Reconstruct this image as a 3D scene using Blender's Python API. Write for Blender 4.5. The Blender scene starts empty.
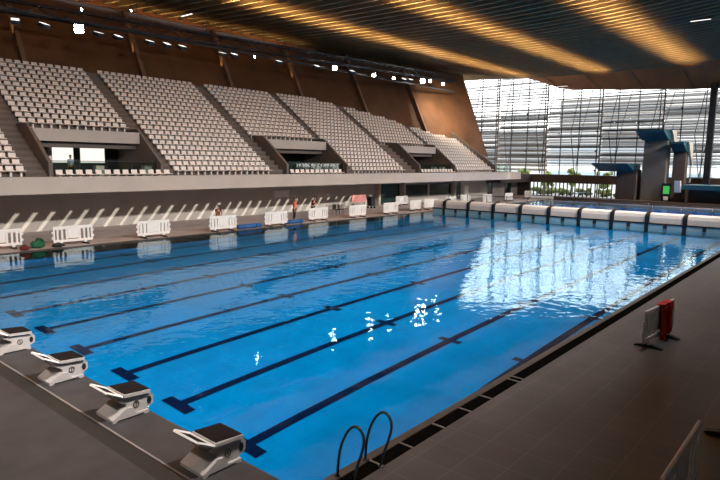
import bpy, bmesh, math, random
from mathutils import Vector, Matrix
random.seed(7)
C = bpy.context.scene.collection
PI = math.pi

# ------------------------------------------------------------------ materials
def mat(name, color, rough=0.7, metal=0.0, noise=0.0, nscale=3.0, bump=0.0, spec=0.4):
    m = bpy.data.materials.new(name); m.use_nodes = True
    nt = m.node_tree; b = nt.nodes['Principled BSDF']
    b.inputs['Base Color'].default_value = (*color, 1)
    b.inputs['Roughness'].default_value = rough
    b.inputs['Metallic'].default_value = metal
    b.inputs['Specular IOR Level'].default_value = spec
    tc = nt.nodes.new('ShaderNodeTexCoord')
    n = nt.nodes.new('ShaderNodeTexNoise'); n.inputs['Scale'].default_value = nscale
    n.inputs['Detail'].default_value = 4
    nt.links.new(tc.outputs['Object'], n.inputs['Vector'])
    mx = nt.nodes.new('ShaderNodeMix'); mx.data_type = 'RGBA'; mx.blend_type = 'MULTIPLY'
    mx.inputs['A'].default_value = (*color, 1)
    mr = nt.nodes.new('ShaderNodeMapRange')
    mr.inputs['From Min'].default_value = .3; mr.inputs['From Max'].default_value = .7
    mr.inputs['To Min'].default_value = 1 - noise; mr.inputs['To Max'].default_value = 1.0
    nt.links.new(n.outputs['Fac'], mr.inputs['Value'])
    nt.links.new(mr.outputs['Result'], mx.inputs['B'])
    mx.inputs['Factor'].default_value = 1.0
    nt.links.new(mx.outputs['Result'], b.inputs['Base Color'])
    if bump:
        bp = nt.nodes.new('ShaderNodeBump'); bp.inputs['Strength'].default_value = bump
        bp.inputs['Distance'].default_value = .02
        nt.links.new(n.outputs['Fac'], bp.inputs['Height']); nt.links.new(bp.outputs['Normal'], b.inputs['Normal'])
    return m

def emis(name, color, s):
    m = bpy.data.materials.new(name); m.use_nodes = True
    nt = m.node_tree; nt.nodes.clear()
    o = nt.nodes.new('ShaderNodeOutputMaterial'); e = nt.nodes.new('ShaderNodeEmission')
    e.inputs['Color'].default_value = (*color, 1); e.inputs['Strength'].default_value = s
    nt.links.new(e.outputs[0], o.inputs[0]); return m

def glassmat(name, tint, fac=0.08, rough=0.02):
    m = bpy.data.materials.new(name); m.use_nodes = True
    nt = m.node_tree; nt.nodes.clear()
    o = nt.nodes.new('ShaderNodeOutputMaterial'); t = nt.nodes.new('ShaderNodeBsdfTransparent')
    g = nt.nodes.new('ShaderNodeBsdfGlossy'); x = nt.nodes.new('ShaderNodeMixShader')
    t.inputs['Color'].default_value = (*tint, 1); g.inputs['Roughness'].default_value = rough
    x.inputs[0].default_value = fac
    nt.links.new(t.outputs[0], x.inputs[1]); nt.links.new(g.outputs[0], x.inputs[2]); nt.links.new(x.outputs[0], o.inputs[0])
    return m

def tilemat(name, c1, c2, cm, sx, sy, rough=.45, mortar=.012, nz=.25, spec=.35):
    m = bpy.data.materials.new(name); m.use_nodes = True
    nt = m.node_tree; b = nt.nodes['Principled BSDF']; b.inputs['Roughness'].default_value = rough
    b.inputs['Specular IOR Level'].default_value = spec
    tc = nt.nodes.new('ShaderNodeTexCoord')
    br = nt.nodes.new('ShaderNodeTexBrick'); br.offset = 0.0; br.squash = 1
    br.inputs['Color1'].default_value = (*c1, 1); br.inputs['Color2'].default_value = (*c2, 1); br.inputs['Mortar'].default_value = (*cm, 1)
    br.inputs['Scale'].default_value = 1; br.inputs['Mortar Size'].default_value = mortar
    br.inputs['Brick Width'].default_value = sx; br.inputs['Row Height'].default_value = sy
    br.inputs['Mortar Smooth'].default_value = .3
    nt.links.new(tc.outputs['Object'], br.inputs['Vector'])
    n = nt.nodes.new('ShaderNodeTexNoise'); n.inputs['Scale'].default_value = .7; n.inputs['Detail'].default_value = 6
    nt.links.new(tc.outputs['Object'], n.inputs['Vector'])
    mr = nt.nodes.new('ShaderNodeMapRange'); mr.inputs['From Min'].default_value = .3; mr.inputs['From Max'].default_value = .7
    mr.inputs['To Min'].default_value = 1 - nz; mr.inputs['To Max'].default_value = 1 + nz * .3
    nt.links.new(n.outputs['Fac'], mr.inputs['Value'])
    mx = nt.nodes.new('ShaderNodeMix'); mx.data_type = 'RGBA'; mx.blend_type = 'MULTIPLY'; mx.inputs['Factor'].default_value = 1
    nt.links.new(br.outputs['Color'], mx.inputs['A']); nt.links.new(mr.outputs['Result'], mx.inputs['B'])
    nt.links.new(mx.outputs['Result'], b.inputs['Base Color'])
    return m

def watermat(name, tint, bump, ior=1.33):
    m = bpy.data.materials.new(name); m.use_nodes = True
    nt = m.node_tree; nt.nodes.clear(); L = nt.links.new
    o = nt.nodes.new('ShaderNodeOutputMaterial'); t = nt.nodes.new('ShaderNodeBsdfTransparent')
    g = nt.nodes.new('ShaderNodeBsdfGlossy'); x = nt.nodes.new('ShaderNodeMixShader')
    t.inputs['Color'].default_value = (*tint, 1); g.inputs['Roughness'].default_value = 0.03; g.inputs['Color'].default_value = (.80, .95, 1.0, 1)
    tc = nt.nodes.new('ShaderNodeTexCoord')
    n1 = nt.nodes.new('ShaderNodeTexNoise'); n1.inputs['Scale'].default_value = 1.7; n1.inputs['Detail'].default_value = 2.5
    n2 = nt.nodes.new('ShaderNodeTexNoise'); n2.inputs['Scale'].default_value = .3; n2.inputs['Detail'].default_value = 1
    L(tc.outputs['Object'], n1.inputs['Vector']); L(tc.outputs['Object'], n2.inputs['Vector'])
    # calmer and livelier patches of water
    sq = nt.nodes.new('ShaderNodeMath'); sq.operation = 'MULTIPLY'
    L(n1.outputs['Fac'], sq.inputs[0]); L(n2.outputs['Fac'], sq.inputs[1])
    bp = nt.nodes.new('ShaderNodeBump'); bp.inputs['Strength'].default_value = 1; bp.inputs['Distance'].default_value = bump
    L(sq.outputs[0], bp.inputs['Height'])
    fr = nt.nodes.new('ShaderNodeFresnel'); 
    ge = nt.nodes.new('ShaderNodeNewGeometry'); io = nt.nodes.new('ShaderNodeMapRange')   # same reflectance from above and below the surface
    io.inputs['To Min'].default_value = ior; io.inputs['To Max'].default_value = 1/ior
    L(ge.outputs['Backfacing'], io.inputs['Value']); L(io.outputs['Result'], fr.inputs['IOR'])
    L(bp.outputs['Normal'], g.inputs['Normal']); L(bp.outputs['Normal'], fr.inputs['Normal'])
    L(fr.outputs[0], x.inputs[0]); L(t.outputs[0], x.inputs[1]); L(g.outputs[0], x.inputs[2]); L(x.outputs[0], o.inputs[0])
    return m

M = {}
M['deck'] = tilemat('deck_tiles', (.070, .066, .070), (.077, .072, .076), (.110, .103, .106), .62, .62, nz=.22, rough=.5)
M['deck_plain'] = mat('start_deck', (.047, .044, .047), .55, noise=.35, nscale=2.2)
M['deck_far'] = mat('far_deck', (.50, .42, .395), .6, noise=.25, nscale=.8)
M['coping'] = mat('coping_stone', (.07, .055, .048), .5, noise=.35, nscale=2)
M['grate'] = mat('gutter_grate', (.004, .0035, .003), .8, spec=0)
M['groove'] = mat('channel_grate', (.022, .020, .019), .6, noise=.2, nscale=8)
M['lightstone'] = mat('pale_edge_strip', (.2, .18, .17), .6)
M['pool_blue'] = tilemat('pool_blue_tile', (.0, .18, .435), (.0, .185, .445), (.0, .155, .39), .5, .5, mortar=.01, nz=.18, spec=0)
M['pool_line'] = mat('pool_black_tile', (.002, .008, .035), .6, spec=0)
M['water'] = watermat('water', (.80, .96, 1.0), .023)
M['water_far'] = watermat('diving_pool_water', (.75, .95, 1.0), .05, 1.10)
M['dive_blue'] = mat('diving_basin_blue', (.0, .30, .85), .7, spec=0)
M['concrete'] = mat('balcony_concrete', (.50, .435, .385), .8, noise=.12, nscale=.6)
M['stairs'] = mat('stair_concrete', (.13, .105, .09), .85, noise=.25, nscale=.7)
M['stand'] = mat('stand_concrete', (.16, .13, .115), .85, noise=.2, nscale=.7)
M['wallc'] = mat('rear_wall_concrete', (.52, .475, .43), .8, noise=.2, nscale=.5)
M['seat'] = mat('seat_plastic', (.78, .70, .65), .45)
M['wood'] = mat('wood_panel', (.125, .057, .025), .6, noise=.45, nscale=.5)
M['rib'] = mat('wood_rib', (.20, .12, .08), .6, noise=.2, nscale=1)
M['slat'] = mat('ceiling_slat_wood', (.24, .185, .11), .6, noise=.2, nscale=1)
M['ceil'] = mat('ceiling_board', (.30, .15, .045), .8, noise=.3, nscale=.3)
M['fascia'] = mat('fascia_wood', (.30, .13, .055), .6, noise=.3, nscale=.4)
M['dark'] = mat('dark_metal', (.012, .014, .018), .5)
M['navy'] = mat('truss_metal', (.018, .028, .042), .45)
M['black'] = mat('black_rubber', (.008, .008, .008), .6)
M['white'] = mat('white_plastic', (.78, .74, .70), .45, noise=.08, nscale=3)
M['offwhite'] = mat('block_white', (.44, .405, .39), .4, noise=.12, nscale=7)
M['cover'] = mat('bulkhead_cover', (.90, .80, .73), .6, noise=.08, nscale=1.5)
M['padtop'] = mat('block_top_rubber', (.012, .009, .009), .85, noise=.3, nscale=30, spec=.1)
M['steel'] = mat('polished_steel', (.14, .16, .18), .2, 1.0)
M['red'] = mat('red_cloth', (.55, .02, .015), .8, noise=.3, nscale=8)
M['orange_red'] = mat('red_shirt', (.75, .08, .04), .8)
M['maroon'] = mat('maroon_shirt', (.12, .012, .012), .8)
M['lightblue'] = mat('pale_blue_shirt', (.30, .42, .55), .8)
M['trouser'] = mat('dark_trousers', (.02, .02, .03), .8)
M['skin'] = mat('skin', (.38, .2, .13), .6)
M['hair'] = mat('dark_hair', (.015, .01, .008), .6)
M['teal'] = mat('teal_paint', (.012, .065, .085), .55, noise=.15, nscale=.8)
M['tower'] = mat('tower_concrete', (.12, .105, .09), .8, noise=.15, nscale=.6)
M['towerdark'] = mat('tower_dark_brown', (.07, .048, .038), .8, noise=.15, nscale=.6)  # dark brown base colour, also on the end wall and plinth
M['pale'] = mat('pale_panel', (.55, .50, .43), .6)
M['louvre'] = mat('louvre_metal', (.20, .15, .11), .5, noise=.35, nscale=.09)
M['mullion'] = mat('mullion_steel', (.035, .033, .033), .4)
M['glass'] = glassmat('clear_glass', (.93, .95, .95), .05)
M['balglass'] = glassmat('balustrade_glass', (.72, .80, .76), .08)
M['darkglass'] = mat('dark_window_glass', (.012, .022, .02), .12, spec=.6)
M['greenglass'] = mat('green_door_glass', (.025, .06, .05), .15, spec=.6)
M['doorwood'] = mat('orange_wood_door', (.45, .24, .09), .5, noise=.15)
M['window_lit'] = emis('daylit_window', (1.0, .97, .88), 1.1)
M['lamp_big'] = emis('floodlight_lens', (1.0, .97, .93), 60)
M['lamp_dim'] = emis('floodlight_lens_dim', (1.0, .95, .88), 1.6)
M['green_emis'] = emis('green_sign_light', (.12, .8, .18), .55)
M['white_emis'] = emis('white_sign_mark', (.8, 1, .8), 1.1)
M['blue_mat'] = mat('blue_vinyl', (.01, .10, .32), .5)
M['green'] = mat('green_fabric', (.012, .11, .05), .8, noise=.4, nscale=9)
M['pink'] = mat('pale_red_sign', (.62, .25, .23), .6)
M['plaza'] = mat('plaza_paving', (.30, .28, .25), .9, noise=.15, nscale=.2)
M['leaf'] = mat('foliage', (.16, .20, .05), .8, noise=.5, nscale=2)
M['bark'] = mat('bark', (.10, .07, .05), .9)
M['added_bldg'] = mat('brown_sky_block', (.13, .105, .085), .9, noise=.3, nscale=.02)
M['bldg'] = mat('pale_building', (.62, .60, .57), .9, noise=.1)
M['blue_glass'] = mat('blue_facade', (.30, .36, .40), .3)
M['beam'] = mat('bulkhead_side', (.30, .48, .56), .4)

# ------------------------------------------------------------------ mesh helpers
class MB:
    def __init__(s): s.v = []; s.f = []; s.mi = []; s.sm = []
    def add(s, vs, fs, mi=0, sm=False):
        o = len(s.v); s.v += [tuple(v) for v in vs]
        s.f += [tuple(i + o for i in f) for f in fs]; s.mi += [mi] * len(fs); s.sm += [sm] * len(fs)
    def box(s, x0, x1, y0, y1, z0, z1, mi=0, bev=0.0):
        if bev > 0:
            b = min(bev, (x1-x0)*.45, (y1-y0)*.45, (z1-z0)*.45)
            bm = bmesh.new(); bmesh.ops.create_cube(bm, size=1)
            for v in bm.verts:
                v.co = Vector((x0 + (v.co.x+.5)*(x1-x0), y0 + (v.co.y+.5)*(y1-y0), z0 + (v.co.z+.5)*(z1-z0)))
            bmesh.ops.bevel(bm, geom=bm.edges[:], offset=b, segments=2, affect='EDGES', profile=.5)
            bm.verts.index_update()
            s.add([v.co[:] for v in bm.verts], [[v.index for v in f.verts] for f in bm.faces], mi, False)
            bm.free(); return
        v = [(x0,y0,z0),(x1,y0,z0),(x1,y1,z0),(x0,y1,z0),(x0,y0,z1),(x1,y0,z1),(x1,y1,z1),(x0,y1,z1)]
        s.add(v, [(0,3,2,1),(4,5,6,7),(0,1,5,4),(1,2,6,5),(2,3,7,6),(3,0,4,7)], mi)
    def prism(s, poly, axis, a, b, mi=0):
        # poly: list of 2D points in the plane normal to axis, extruded from a to b
        n = len(poly)
        def P(q, w):
            return {'x': (w, q[0], q[1]), 'y': (q[0], w, q[1]), 'z': (q[0], q[1], w)}[axis]
        v = [P(q, a) for q in poly] + [P(q, b) for q in poly]
        f = [tuple(range(n))[::-1], tuple(range(n, 2*n))] + [(i, (i+1) % n, n + (i+1) % n, n + i) for i in range(n)]
        s.add(v, f, mi)
    def tube(s, pts, r, seg=8, mi=0, cap=True):
        pts = [Vector(q) for q in pts]; rings = []
        up = Vector((0, 0, 1)); prev = None
        for i, q in enumerate(pts):
            d = (pts[min(i+1, len(pts)-1)] - pts[max(i-1, 0)]).normalized()
            if prev is None:
                a = d.cross(up)
                if a.length < .1: a = d.cross(Vector((1, 0, 0)))
                a.normalize()
            else:
                a = prev - d * prev.dot(d); a.normalize()
            prev = a; b = d.cross(a)
            rr = r[i] if isinstance(r, (list, tuple)) else r
            rings.append([q + a*math.cos(2*PI*k/seg)*rr + b*math.sin(2*PI*k/seg)*rr for k in range(seg)])
        v = [p for R_ in rings for p in R_]; f = []
        for i in range(len(rings)-1):
            for k in range(seg):
                f.append((i*seg+k, i*seg+(k+1) % seg, (i+1)*seg+(k+1) % seg, (i+1)*seg+k))
        if cap: f.append(tuple(range(seg))[::-1]); f.append(tuple((len(rings)-1)*seg+k for k in range(seg)))
        s.add(v, f, mi, seg > 5)
    def bar(s, a, b, w, mi=0): s.tube([a, b], w*.7071, 4, mi)
    def ball(s, c, rx, ry, rz, mi=0, sub=2, jit=0):
        bm = bmesh.new(); bmesh.ops.create_icosphere(bm, subdivisions=sub, radius=1)
        for v in bm.verts:
            k = 1 + random.uniform(-jit, jit)
            v.co = Vector((c[0]+v.co.x*rx*k, c[1]+v.co.y*ry*k, c[2]+v.co.z*rz*k))
        bm.verts.index_update()
        s.add([v.co[:] for v in bm.verts], [[v.index for v in f.verts] for f in bm.faces], mi, True); bm.free()
    def mesh(s, name, mats):
        me = bpy.data.meshes.new(name); me.from_pydata(s.v, [], s.f); me.update()
        for m in (mats if isinstance(mats, (list, tuple)) else [mats]): me.materials.append(m)
        me.polygons.foreach_set('material_index', s.mi); me.polygons.foreach_set('use_smooth', s.sm)
        bm = bmesh.new(); bm.from_mesh(me); (bmesh.ops.recalc_face_normals(bm, faces=bm.faces[:]) if len(s.f) > 1 else None); bm.to_mesh(me); bm.free()
        return me
    def build(s, name, mats, parent=None):
        o = bpy.data.objects.new(name, s.mesh(name, mats)); C.objects.link(o)
        if parent: o.parent = parent
        return o

def tag(o, label=None, cat=None, group=None, kind=None):
    if label: o['label'] = label
    if cat: o['category'] = cat
    if group: o['group'] = group
    if kind: o['kind'] = kind
    return o
def struct(o, label=None): return tag(o, label, None, None, 'structure')
def empty(name, loc=(0, 0, 0), rz=0):
    o = bpy.data.objects.new(name, None); C.objects.link(o); o.location = loc; o.rotation_euler = (0, 0, rz)
    o.empty_display_size = .2; return o
def copy_tree(o, parent=None):
    c = o.copy(); C.objects.link(c)
    if parent: c.parent = parent
    for ch in [x for x in o.children]: copy_tree(ch, c)
    return c
def lerp(a, b, t): return a + (b-a)*t
def interp(x, xs, ys):
    if x <= xs[0]: return ys[0]
    for i in range(1, len(xs)):
        if x <= xs[i]: return lerp(ys[i-1], ys[i], (x-xs[i-1])/(xs[i]-xs[i-1]))
    return ys[-1]

# ------------------------------------------------------------------ dimensions
XL = 41.1            # face of the movable bulkhead
PW = 25.0            # pool width
XF = 76.0            # far glass facade
YN = -22.0; YW = 33.0; X0 = -22.0
def basin(x, y): return -(-0.043 + 2.023/(1 + x/12.29 + y/13.54))   # basin shelves up from the starting corner

# ------------------------------------------------------------------ decks
b = MB()
b.box(-0.80, XF, YN, -0.42, -.4, 0)
o = b.build('floor', M['deck']); struct(o, 'dark grey tiled pool deck along the near side')
b = MB()
b.box(X0, -1.16, YN, YW, -.4, 0, 0); b.box(-.84, -.02, -.5, YW, -.4, 0, 0); b.box(-1.16, -.8, YN, -.5, -.4, 0, 0); b.box(-.8, -.02, -.5, -.42, -.39, -.001)
struct(b.build('floor', M['deck_plain']), 'dark paved deck behind the starting blocks')
b = MB(); b.box(-1.16, -.84, -.5, YW, -.4, -.006); struct(b.build('trim_1', M['groove']), 'dark drainage channel in the start deck')
b = MB(); b.box(-.87, -.835, -.5, YW, -.02, .004); struct(b.build('trim_2', M['lightstone']))
b = MB()
b.box(-.02, 48, PW+.3, YW, -.4, 0); b.box(48, 67, PW+.3, YW, -.4, 0); b.box(66.5, XF, -.5, YW, -.4, 0); b.box(67, XF, PW, YW, -.39, -.001)
struct(b.build('floor', M['deck_far']), 'pinkish grey deck along the far side under the balcony')
b = MB(); b.box(-.02, 66.5, PW, PW+.3, -.4, .0); b.box(-.02, .0, -.2, PW, -.4, 0)
struct(b.build('trim_3', M['coping']))
b = MB(); b.box(-.02, 66.5, -.15, 0, -.4, .0)
struct(b.build('trim_4', M['coping']), 'brown stone coping at the near water edge')
# overflow grate
b = MB(); b.box(-.02, 66.5, -.42, -.15, -.4, -.012)
for xx in (1.28, 2.05, 3.0, 3.9, 4.7, 5.9, 6.1): b.box(xx, xx+.03, -.42, -.15, -.05, .003, 1)
struct(b.build('trim_5', [M['grate'], M['lightstone']]), 'black overflow grate beside the near water edge')

# ------------------------------------------------------------------ pool basin
b = MB()
nx, ny = 60, 36
def bp(x, y, dz=0): return (x, y, basin(max(x, 0), max(y, 0)) + dz)
vs = [bp(XL*i/nx, PW*j/ny) for j in range(ny+1) for i in range(nx+1)]
fs = [(j*(nx+1)+i, j*(nx+1)+i+1, (j+1)*(nx+1)+i+1, (j+1)*(nx+1)+i) for j in range(ny) for i in range(nx)]
b.add(vs, fs, 0, True)
def strip(x0, x1, y0, y1):
    n = max(1, int((x1-x0)/.6))
    for i in range(n):
        a = lerp(x0, x1, i/n); c = lerp(x0, x1, (i+1)/n)
        b.add([bp(a, y0, .012), bp(c, y0, .012), bp(c, y1, .012), bp(a, y1, .012)], [(0, 1, 2, 3)], 1)
for k in range(10):
    y = 1.25 + 2.5*k
    strip(1.85, 39.35, y-.13, y+.13)
    strip(1.85, 2.15, y-.5, y-.13); strip(1.85, 2.15, y+.13, y+.5)
    strip(39.1, 39.35, y-.5, y-.13); strip(39.1, 39.35, y+.13, y+.5)
    for xc in (9.96, 15.35, 23.3, 33.0):
        strip(xc-.13, xc+.13, y-.38, y-.13); strip(xc-.13, xc+.13, y+.13, y+.38)
struct(b.build('pool_floor', [M['pool_blue'], M['pool_line']]), 'blue pool basin with black lane lines')
b = MB()
b.box(-.3, -.02, -.2, PW+.3, -3, -.41); b.box(-.02, XL, -.18, -.0, -3, -.41, 0); b.box(-.02, XL, PW, PW+.2, -3, -.41)
b.box(-.02, 0.0, 0, PW, -3, -.41); b.box(0, XL, -.004, .0, -.42, -.03); b.box(0, XL, PW, PW+.004, -.42, -.05)
struct(b.build('pool_wall', M['pool_blue']))
b = MB(); b.add([(0, 0, -.03), (XL, 0, -.03), (XL, PW, -.03), (0, PW, -.03)], [(0, 1, 2, 3)])
tag(b.build('pool_water', M['water']), 'rippling blue water of the large swimming pool', 'water', None, 'stuff')
b = MB(); b.add([(43.2, 0, -.05), (66.5, 0, -.05), (66.5, PW, -.05), (43.2, PW, -.05)], [(0, 1, 2, 3)])
tag(b.build('diving_pool_water', M['water_far']), 'darker blue water of the diving pool behind the bulkhead', 'water', None, 'stuff')
b = MB(); b.box(43.2, 66.5, 0, PW, -1.6, -1.1)
b.box(43.1, 66.6, -.18, 0, -3.2, -.41); b.box(43.1, 66.6, PW, PW+.2, -3.2, -.41); b.box(66.5, 66.6, 0, PW, -3.2, -.41); b.box(43.1, 43.2, 0, PW, -3.2, 0)
struct(b.build('pool_floor', M['dive_blue']), 'dark blue basin of the diving pool')

# ------------------------------------------------------------------ bulkhead
bk = empty('movable_bulkhead', (XL, PW/2, 0))
tag(bk, 'long movable bulkhead across the pool with white covers and glass railing', 'bulkhead')
def loc(b_, parent_loc): b_.v = [(x-parent_loc[0], y-parent_loc[1], z-parent_loc[2]) for x, y, z in b_.v]; return b_
BL = (XL, PW/2, 0)
b = MB(); b.box(XL, 43.1, .02, PW-.02, -1.2, .30, 0, .03); loc(b, BL).build('deck_beam', M['beam'], bk)
b = MB(); b.box(XL-.06, XL+.25, .02, PW-.02, .29, .37); loc(b, BL).build('dark_nosing', M['dark'], bk)
for k in range(-1, 10):
    ya = max(1.25+2.5*k+.15, .05); yb = min(1.25+2.5*(k+1)-.15, PW-.05)
    b = MB()
    pr = [(XL+.12, .37), (XL+.10, .75), (XL+.18, .98), (XL+.36, 1.08), (XL+.8, 1.08), (XL+1.0, .98), (XL+1.05, .37)]
    b.prism([(q[0], q[1]) for q in pr], 'y', ya, yb)
    loc(b, BL).build('white_cover', M['cover'], bk)
for k in range(10):
    y = 1.25+2.5*k
    b = MB()
    b.prism([(XL+.02, .30), (XL+.0, .85), (XL+.10, 1.02), (XL+.85, 1.22), (XL+.95, 1.15), (XL+.95, .30)], 'y', y-.14, y+.14)
    b.box(XL-.05, XL+.02, y-.13, y+.13, -.35, .38)
    loc(b, BL).build('dark_lane_marker', M['dark'], bk)
    b = MB(); b.box(XL-.05, XL+.0, y+1.25-.12, y+1.25+.12, -.02, .28) if k < 9 else b.box(XL-.05, XL, .1, .3, -.02, .28)
    loc(b, BL).build('lane_rope_anchor', M['navy'], bk)
for k in range(13):
    y = .4 + 2.0*k
    b = MB(); b.tube([(42.95, y, .3), (42.95, y, 1.62)], .035, 6); b.tube([(42.95, y, 1.60), (42.95, min(y+2, 24.6), 1.60)], .022, 6)
    loc(b, BL).build('railing_post', M['steel'], bk)
    if k < 12:
        b = MB(); b.box(42.945, 42.955, y+.06, y+1.94, .4, 1.56); loc(b, BL).build('glass_pane', M['glass'], bk)

# ------------------------------------------------------------------ wall under the balcony
b = MB(); b.box(X0, 66.0, YW, YW+.3, 0, 3.3); struct(b.build('wall_far', M['wallc']), 'grey concrete wall under the balcony')
for i, (xa, xb, za, zb, mm) in enumerate([(42.9, 46.5, .05, 2.25, 'greenglass'), (47.1, 52.0, .75, 2.05, 'darkglass'), (52.5, 57.0, .75, 2.05, 'darkglass'),
                                          (57.9, 59.4, .03, 2.2, 'darkglass'), (66.6, 67.9, .03, 2.0, 'darkglass'), (71.6, 73.4, .03, 2.0, 'darkglass')]):
    nm = ('door_%d' if za < .1 else 'window_%d') % (i+1)
    b = MB(); w = .09
    yy = YW-.09
    b.box(xa, xb, yy, YW+.001, zb-w, zb); b.box(xa, xb, yy, YW+.001, za, za+w); b.box(xa, xa+w, yy, YW+.001, za+w, zb-w); b.box(xb-w, xb, yy, YW+.001, za+w, zb-w)
    fr = struct(b.build(nm, M['mullion']))
    b = MB(); b.box(xa+w, xb-w, YW-.05, YW-.02, za+w, zb-w); b.build('pane', M[mm], fr)
b = MB()
for xx in (42.35, 46.75, 57.3): b.box(xx, xx+.35, YW-.5, YW, 0, 2.5)
struct(b.build('trim_6', M['concrete']), 'concrete pilasters on the wall under the balcony')
b = MB(); b.box(66.0, XF, YW, YW+.3, 0, 3.3); struct(b.build('wall_far', M['wallc']))
# white notice on wall
b = MB(); b.box(28.5, 30.2, YW-.03, YW-.002, 1.35, 1.95, 0, .01); tag(b.build('notice_board', M['white']), 'white rectangular notice on the wall above the person in red', 'sign')

# ------------------------------------------------------------------ balcony
b = MB()
b.box(X0, 66.0, 28.0, 28.25, 2.58, 3.50); b.box(X0, 66.0, 28.25, YW, 2.58, 2.8)
b.box(X0, 66.0, 28.25, 31.6, 2.8, 3.3)
b.box(65.75, 66.0, 28.25, YW, 2.75, 3.52)
struct(b.build('balcony', M['concrete']), 'long pale concrete balcony front of the seating stand')

# ------------------------------------------------------------------ seating stand
TR, RI, NR = .50, .352, 21
Yb0, Zb0 = 28.75, 3.50
VOM = [(8.5, 15.3), (26.2, 33.2), (44.3, 51.0), (-9.3, -2.6)]
SEC = [(-1.4, 7.3, 0), (8.5, 15.4, 1), (16.35, 24.7, 0), (25.8, 33.25, 1), (34.2, 41.9, 0), (43.0, 51.1, 1), (52.0, 60.1, 0)]
VT = 6
WX = [-22, 38, 46.4, 54.6, 60.0, 63.4, 66.5]; WY = [39.75, 39.75, 38.2, 35.7, 34.5, 33.0, 31.9]
def wally(x): return interp(x, WX, WY)
b = MB()
def invom(x): return any(a-.01 <= x < c-.01 for a, c in VOM)
cuts = sorted(set([X0, 60.3] + [c for v in VOM for c in v] + [38, 40, 42, 44.3+.0, 46, 48, 50, 52, 54, 56, 58]))
cuts = [c for c in cuts if c >= X0]
for a, c in zip(cuts[:-1], cuts[1:]):
    m_ = (a+c)/2
    for t in range(NR+1):
        y0 = Yb0 + TR*t; z = Zb0 + RI*t
        if y0 > wally(m_)+.3: break
        if invom(m_) and t < VT: continue
        b.box(a, c, y0-.001, y0+TR, max(z-1.0, 2.76) if not (invom(m_)) else z-.45, z)
struct(b.build('stand', M['stand']), 'stepped concrete seating stand')
# half-height steps in the aisles
b = MB()
for xa, xc in [(7.25, 8.45), (15.45, 16.4), (24.6, 25.85), (33.35, 34.4), (41.9, 43.1), (51.1, 52.1)]:
    for t in range(NR-1):
        if Yb0+TR*t > wally((xa+xc)/2)-.5: break
        b.box(xa, xc, Yb0+TR*t-.24, Yb0+TR*t, Zb0+RI*(t-1)+.002, Zb0+RI*(t-.5))
struct(b.build('stairs', M['stairs']), 'aisle steps between the blocks of seats')
# vomitories: canopy beam, side parapets, soffit, rear wall with doors
for i, (xa, xb) in enumerate(VOM):
    b = MB()
    b.box(xa, xb, 31.25, 31.75, 5.52, 6.25)
    b.box(xa, xb, 31.75, 34.6, 5.45, 5.58)
    struct(b.build('canopy', M['concrete']), 'pale concrete canopy beam over a stand entrance')
    b = MB()
    for xx in (xa-.12, xb-.08):
        b.prism([(28.75, 3.3), (34.6, 3.3), (34.6, 6.5), (31.6, 6.5), (28.75, 4.25)], 'x', xx, xx+.2)
    struct(b.build('parapet', M['stand']), 'sloping side wall of a stand entrance')
    b = MB(); b.box(xa+.08, xb-.08, 34.3, 34.5, 2.76, 5.45); b.box(xa+.08, xb-.08, 31.6, 34.3, 2.76, 3.3)
    struct(b.build('wall_entrance', M['dark']))
b = MB(); b.prism([(28.75, 3.3), (38, 3.3), (38, 10.0), (34.3, 7.95), (28.75, 4.25)], 'x', 60.3, 60.55)
struct(b.build('parapet', M['stairs']), 'stepped dark end wall of the stand')

def entrance_door(x0, x1, z0, z1, matn, label, nm='glazed_door'):
    root = empty(nm, ((x0+x1)/2, 34.2, z0)); tag(root, label, 'door' if 'door' in nm else 'window')
    b = MB(); w = .07
    W = (x1-x0)/2; H = z1-z0
    b.box(-W, W, -.05, .05, H-w, H); b.box(-W, W, -.05, .05, 0, w); b.box(-W, -W+w, -.05, .05, w, H-w); b.box(W-w, W, -.05, .05, w, H-w)
    b.build('frame', M['mullion'], root)
    b = MB(); b.box(-W+w, W-w, -.02, .02, w, H-w); b.build('pane', M[matn], root)
    return root
entrance_door(9.35, 10.35, 3.3, 5.4, 'doorwood', 'orange wooden door in the leftmost stand entrance', 'wooden_door')
entrance_door(10.6, 12.2, 4.15, 5.3, 'window_lit', 'bright window left of the dark post in the leftmost stand entrance', 'entrance_window')
entrance_door(12.5, 14.3, 4.15, 5.3, 'window_lit', 'bright window right of the dark post in the leftmost stand entrance', 'entrance_window')
entrance_door(27.3, 30.0, 3.3, 5.4, 'greenglass', 'left dark green glass door in the middle stand entrance')
entrance_door(30.2, 32.8, 3.3, 5.4, 'greenglass', 'right dark green glass door in the middle stand entrance')
entrance_door(48.3, 50.5, 3.3, 5.4, 'darkglass', 'dark glass door in the rightmost stand entrance')
for i, (x, z0, lb) in enumerate([(26.9, 3.3, 'white post at the left side of the middle stand entrance'),
                                 (10.45, 3.3, 'white post beside the orange door in the leftmost stand entrance')]):
    b = MB(); b.box(x-.12, x+.12, 33.6, 33.85, z0, 5.45, 0, .02); tag(b.build('pillar', M['white']), lb, 'pillar')
b = MB(); b.box(44.6, 46.9, 33.9, 34.25, 3.3, 5.44); struct(b.build('wall_entrance', M['concrete']))
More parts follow.
